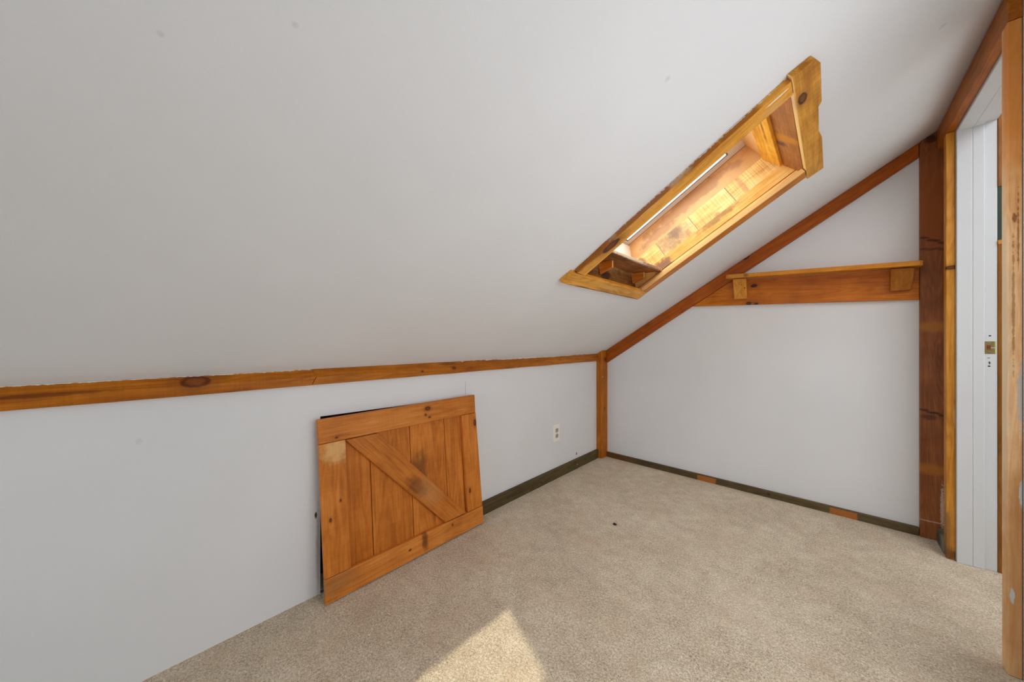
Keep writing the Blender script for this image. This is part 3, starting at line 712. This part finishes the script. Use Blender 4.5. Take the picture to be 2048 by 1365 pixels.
# sash and pane
sash = bmesh.new()
ring(sash, [(.735, -1.366), (1.500, -1.366), (1.500, -.671), (.735, -.671)], [(.832, -1.31), (1.405, -1.31), (1.405, -.722), (.832, -.722)], .280, .312)
so = link('sash', sash, MAT_ALU, CM, sky, .004)
so['label'] = 'silver metal sash around the skylight pane'
bm = bmesh.new()
ring(bm, [(.827, -1.315), (1.410, -1.315), (1.410, -.717), (.827, -.717)], [(.834, -1.308), (1.403, -1.308), (1.403, -.724), (.834, -.724)], .2790, .2815)
link('gasket', bm, paint('grey_gasket', (120, 122, 126), 1.0, tex=0), CM, so).location
bm = bmesh.new(); add_prism(bm, rect(.828, 1.409, -1.314, -.718), .296, .300)
link('glass_pane', bm, MAT_PANE, CM, so)
# flashing curb that closes the gap between roof and sash
bm = bmesh.new()
ring(bm, [(.66, -1.43), (1.60, -1.43), (1.60, -.61), (.66, -.61)], [(.734, -1.367), (1.501, -1.367), (1.501, -.670), (.734, -.670)], .2802, .312)
link('flashing', bm, metal('dark_flashing', (.15, .15, .16, 1), .5), CM, sky)

# little shelf with two brackets inside the foot of the skylight
ss = empty('skylight_shelf', (.60, -1.02, 1.33), 'small weathered wooden shelf on two brackets inside the foot of the skylight', 'shelf')
m_ss = wood('weathered_shelf', (96, 60, 32), (140, 92, 50), (172, 122, 74), grain=1, blotch=1.2, rough=.6, marks=[
    dict(c=(.155, .35, .008), r=(.016, .45, .02), col=rgb(226, 205, 180), amp=.7, ns=50, soft=.3, op=.9),
    dict(c=(.16, .55, .008), r=(.02, .10, .02), col=rgb(150, 108, 96), amp=1.2, ns=60, soft=.3, op=.8),
    dict(c=(.12, .1, .0), r=(.03, .25, .004), col=rgb(80, 50, 28), amp=1.0, ns=30, soft=.4, op=.6)])
hexa('shelf_board', [(.012, 0, 0), (.012, .693, 0), (.159, .693, 0), (.138, 0, .0)], [(.012, 0, .012), (.012, .693, .012), (.160, .693, .013), (.139, 0, .013)], m_ss, Matrix.Translation((.5675, -1.3645, 1.3335)), ss, .002)
m_sb = wood('small_bracket_wood', (130, 68, 14), (172, 98, 28), (198, 128, 52), grain=0, rough=.45, marks=[
    dict(c=(.0685, .03, .006), r=(.0015, .1, .1), col=rgb(226, 166, 92), amp=0, soft=.1, box=True)])
for yb in (-1.092, -.722):
    pts = [(.581, 1.275), (.646, 1.300), (.646, 1.3325), (.574, 1.3325)]
    bmk = bmesh.new(); add_prism(bmk, [(x-.578, z-1.275) for x, z in pts], 0, .013)
    link('bracket', bmk, m_sb, Matrix(((1, 0, 0, .578), (0, 0, 1, yb), (0, 1, 0, 1.275), (0, 0, 0, 1))), ss, .0012)

# ------------------------------------------------------------------ wall outlet
out = empty('wall_outlet', (.001, -.648, .309), 'white duplex wall outlet low on the knee wall', 'outlet')
OM = frame((.0004, -.648, .309), (0, 1, 0), (0, 0, 1))
w, h = .036, .0575
bm = bmesh.new()
for zz, k in ((0, 1.0), (.004, 1.0), (.0062, .92)):
    pass
a = [bm.verts.new((x, y, 0)) for x, y in rect(-w, w, -h, h)]; b = [bm.verts.new((x, y, .0045)) for x, y in rect(-w, w, -h, h)]
c = [bm.verts.new((x, y, .0065)) for x, y in rect(-w+.0035, w-.0035, -h+.0035, h-.0035)]
bm.faces.new(a[::-1]); bm.faces.new(c)
for i in range(4):
    j = (i+1) % 4; bm.faces.new((a[i], a[j], b[j], b[i])); bm.faces.new((b[i], b[j], c[j], c[i]))
link('cover_plate', bm, MAT_PLASTIC, OM, out)
MAT_SLOT = paint('slot_black', (24, 22, 20), 1, tex=0)
for sy in (-.0195, .0195):
    bm = bmesh.new()
    pts = []
    for i in range(28):
        t = 2*math.pi*i/28; x = .0172*math.cos(t); y = .0172*math.sin(t)
        pts.append((max(-.0165, min(.0165, x)), sy+max(-.0138, min(.0138, y))))
    seen = []
    for p_ in pts:
        if not seen or (abs(p_[0]-seen[-1][0])+abs(p_[1]-seen[-1][1])) > 1e-5: seen.append(p_)
    add_prism(bm, seen, .0066, .0078)
    rc = link('receptacle', bm, MAT_PLASTIC2, OM, out)
    for (x0, x1, y0, y1) in ((-.0075, -.0050, -.001, .0075), (.0050, .0072, 0, .007)):
        bm = bmesh.new(); add_prism(bm, rect(x0, x1, sy+y0, sy+y1), .0078, .0082); link('slot', bm, MAT_SLOT, OM, rc)
    bm = bmesh.new(); cyl(bm, (0, sy-.007, .0078), .0025, .0004, (0, 0, 1), 14); link('slot', bm, MAT_SLOT, OM, rc)
bm = bmesh.new(); cyl(bm, (0, 0, .0065), .0033, .0012, (0, 0, 1), 16, .0025); link('screw', bm, metal('plate_screw', (.75, .73, .68, 1), .35), OM, out)

# crumb on the carpet
bm = bmesh.new(); bmesh.ops.create_icosphere(bm, subdivisions=2, radius=.0085)
r = random.Random(3)
for v in bm.verts:
    v.co = Vector((v.co.x*1.15, v.co.y*.75, v.co.z*.55)) * (1+r.uniform(-.28, .28))
o = link('debris_crumb', bm, paint('crumb_brown', (44, 32, 22), 1, tex=.4), Matrix.Translation((.586, -.944, .0045)))
tag(o, 'tiny dark brown crumb lying on the beige carpet', 'crumb')

# ------------------------------------------------------------------ light
sun = bpy.data.lights.new('sun', 'SUN'); sun.energy = 2.9; sun.angle = math.radians(.9); sun.color = (1, .88, .70)
so_ = bpy.data.objects.new('sun', sun); COL.objects.link(so_)
so_.rotation_euler = Vector((-.115, -.590, -1)).to_track_quat('-Z', 'Y').to_euler()
def area(name, loc, d, sx, sy, power, col=(1, 1, 1)):
    L = bpy.data.lights.new(name, 'AREA'); L.shape = 'RECTANGLE'; L.size = sx; L.size_y = sy; L.energy = power; L.color = col
    o = bpy.data.objects.new(name, L); COL.objects.link(o); o.location = loc
    o.rotation_euler = Vector(d).to_track_quat('-Z', 'Y').to_euler(); return o
COOL = (.95, .985, 1.055)
area('side_fill_panel', (XR+.1, -1.75, .91), (-1, 0, 0), 1.19, 1.20, 8.0, COOL)  # added fill light, set in the made-up side window
area('hall_door_fill', (2.5, -.54, 1.1), (-1, 0, 0), 1.2, 1.8, 4.2, COOL)  # added panel in mid-hall, lights the room through the doorway; no window there
area('hall_ceiling_fill', (2.6, -1.6, 2.25), (0, 0, -1), .8, 2.2, 26.0, COOL)  # added panel under the hall ceiling, stands in for daylight from the hall
for nm, loc, d, sx, sy in (('near_window_portal', (.93, YB-.13, .85), (0, 1, 0), 1.4, 1.1), ('skylight_portal', tuple(cw(1.14, -1.02, .33)), (ST, 0, -CT), .62, .62)):
    p = area(nm, loc, d, sx, sy, 1); p.data.cycles.is_portal = True
wd = bpy.data.worlds.new('World'); SC.world = wd; wd.use_nodes = True
bg = wd.node_tree.nodes['Background']; bg.inputs[0].default_value = (.80, .90, 1, 1); bg.inputs[1].default_value = 5.6

# ------------------------------------------------------------------ camera
cam = bpy.data.cameras.new('Camera'); cam.sensor_width = 36; cam.lens = 677.6/2048*36; cam.clip_start = .02
co = bpy.data.objects.new('Camera', cam); COL.objects.link(co)
co.location = (1.39957, -2.58053, .95)
co.rotation_euler = (math.radians(90.02), 0, math.radians(43.3257))
SC.camera = co
SC.view_settings.view_transform = 'Standard'; SC.view_settings.look = 'None'
SC.view_settings.exposure = 0.14; SC.view_settings.gamma = 1.0; SC.view_settings.use_curve_mapping = False
SC.cycles.use_denoising = True
SC.cycles.max_bounces = 14; SC.cycles.diffuse_bounces = 10
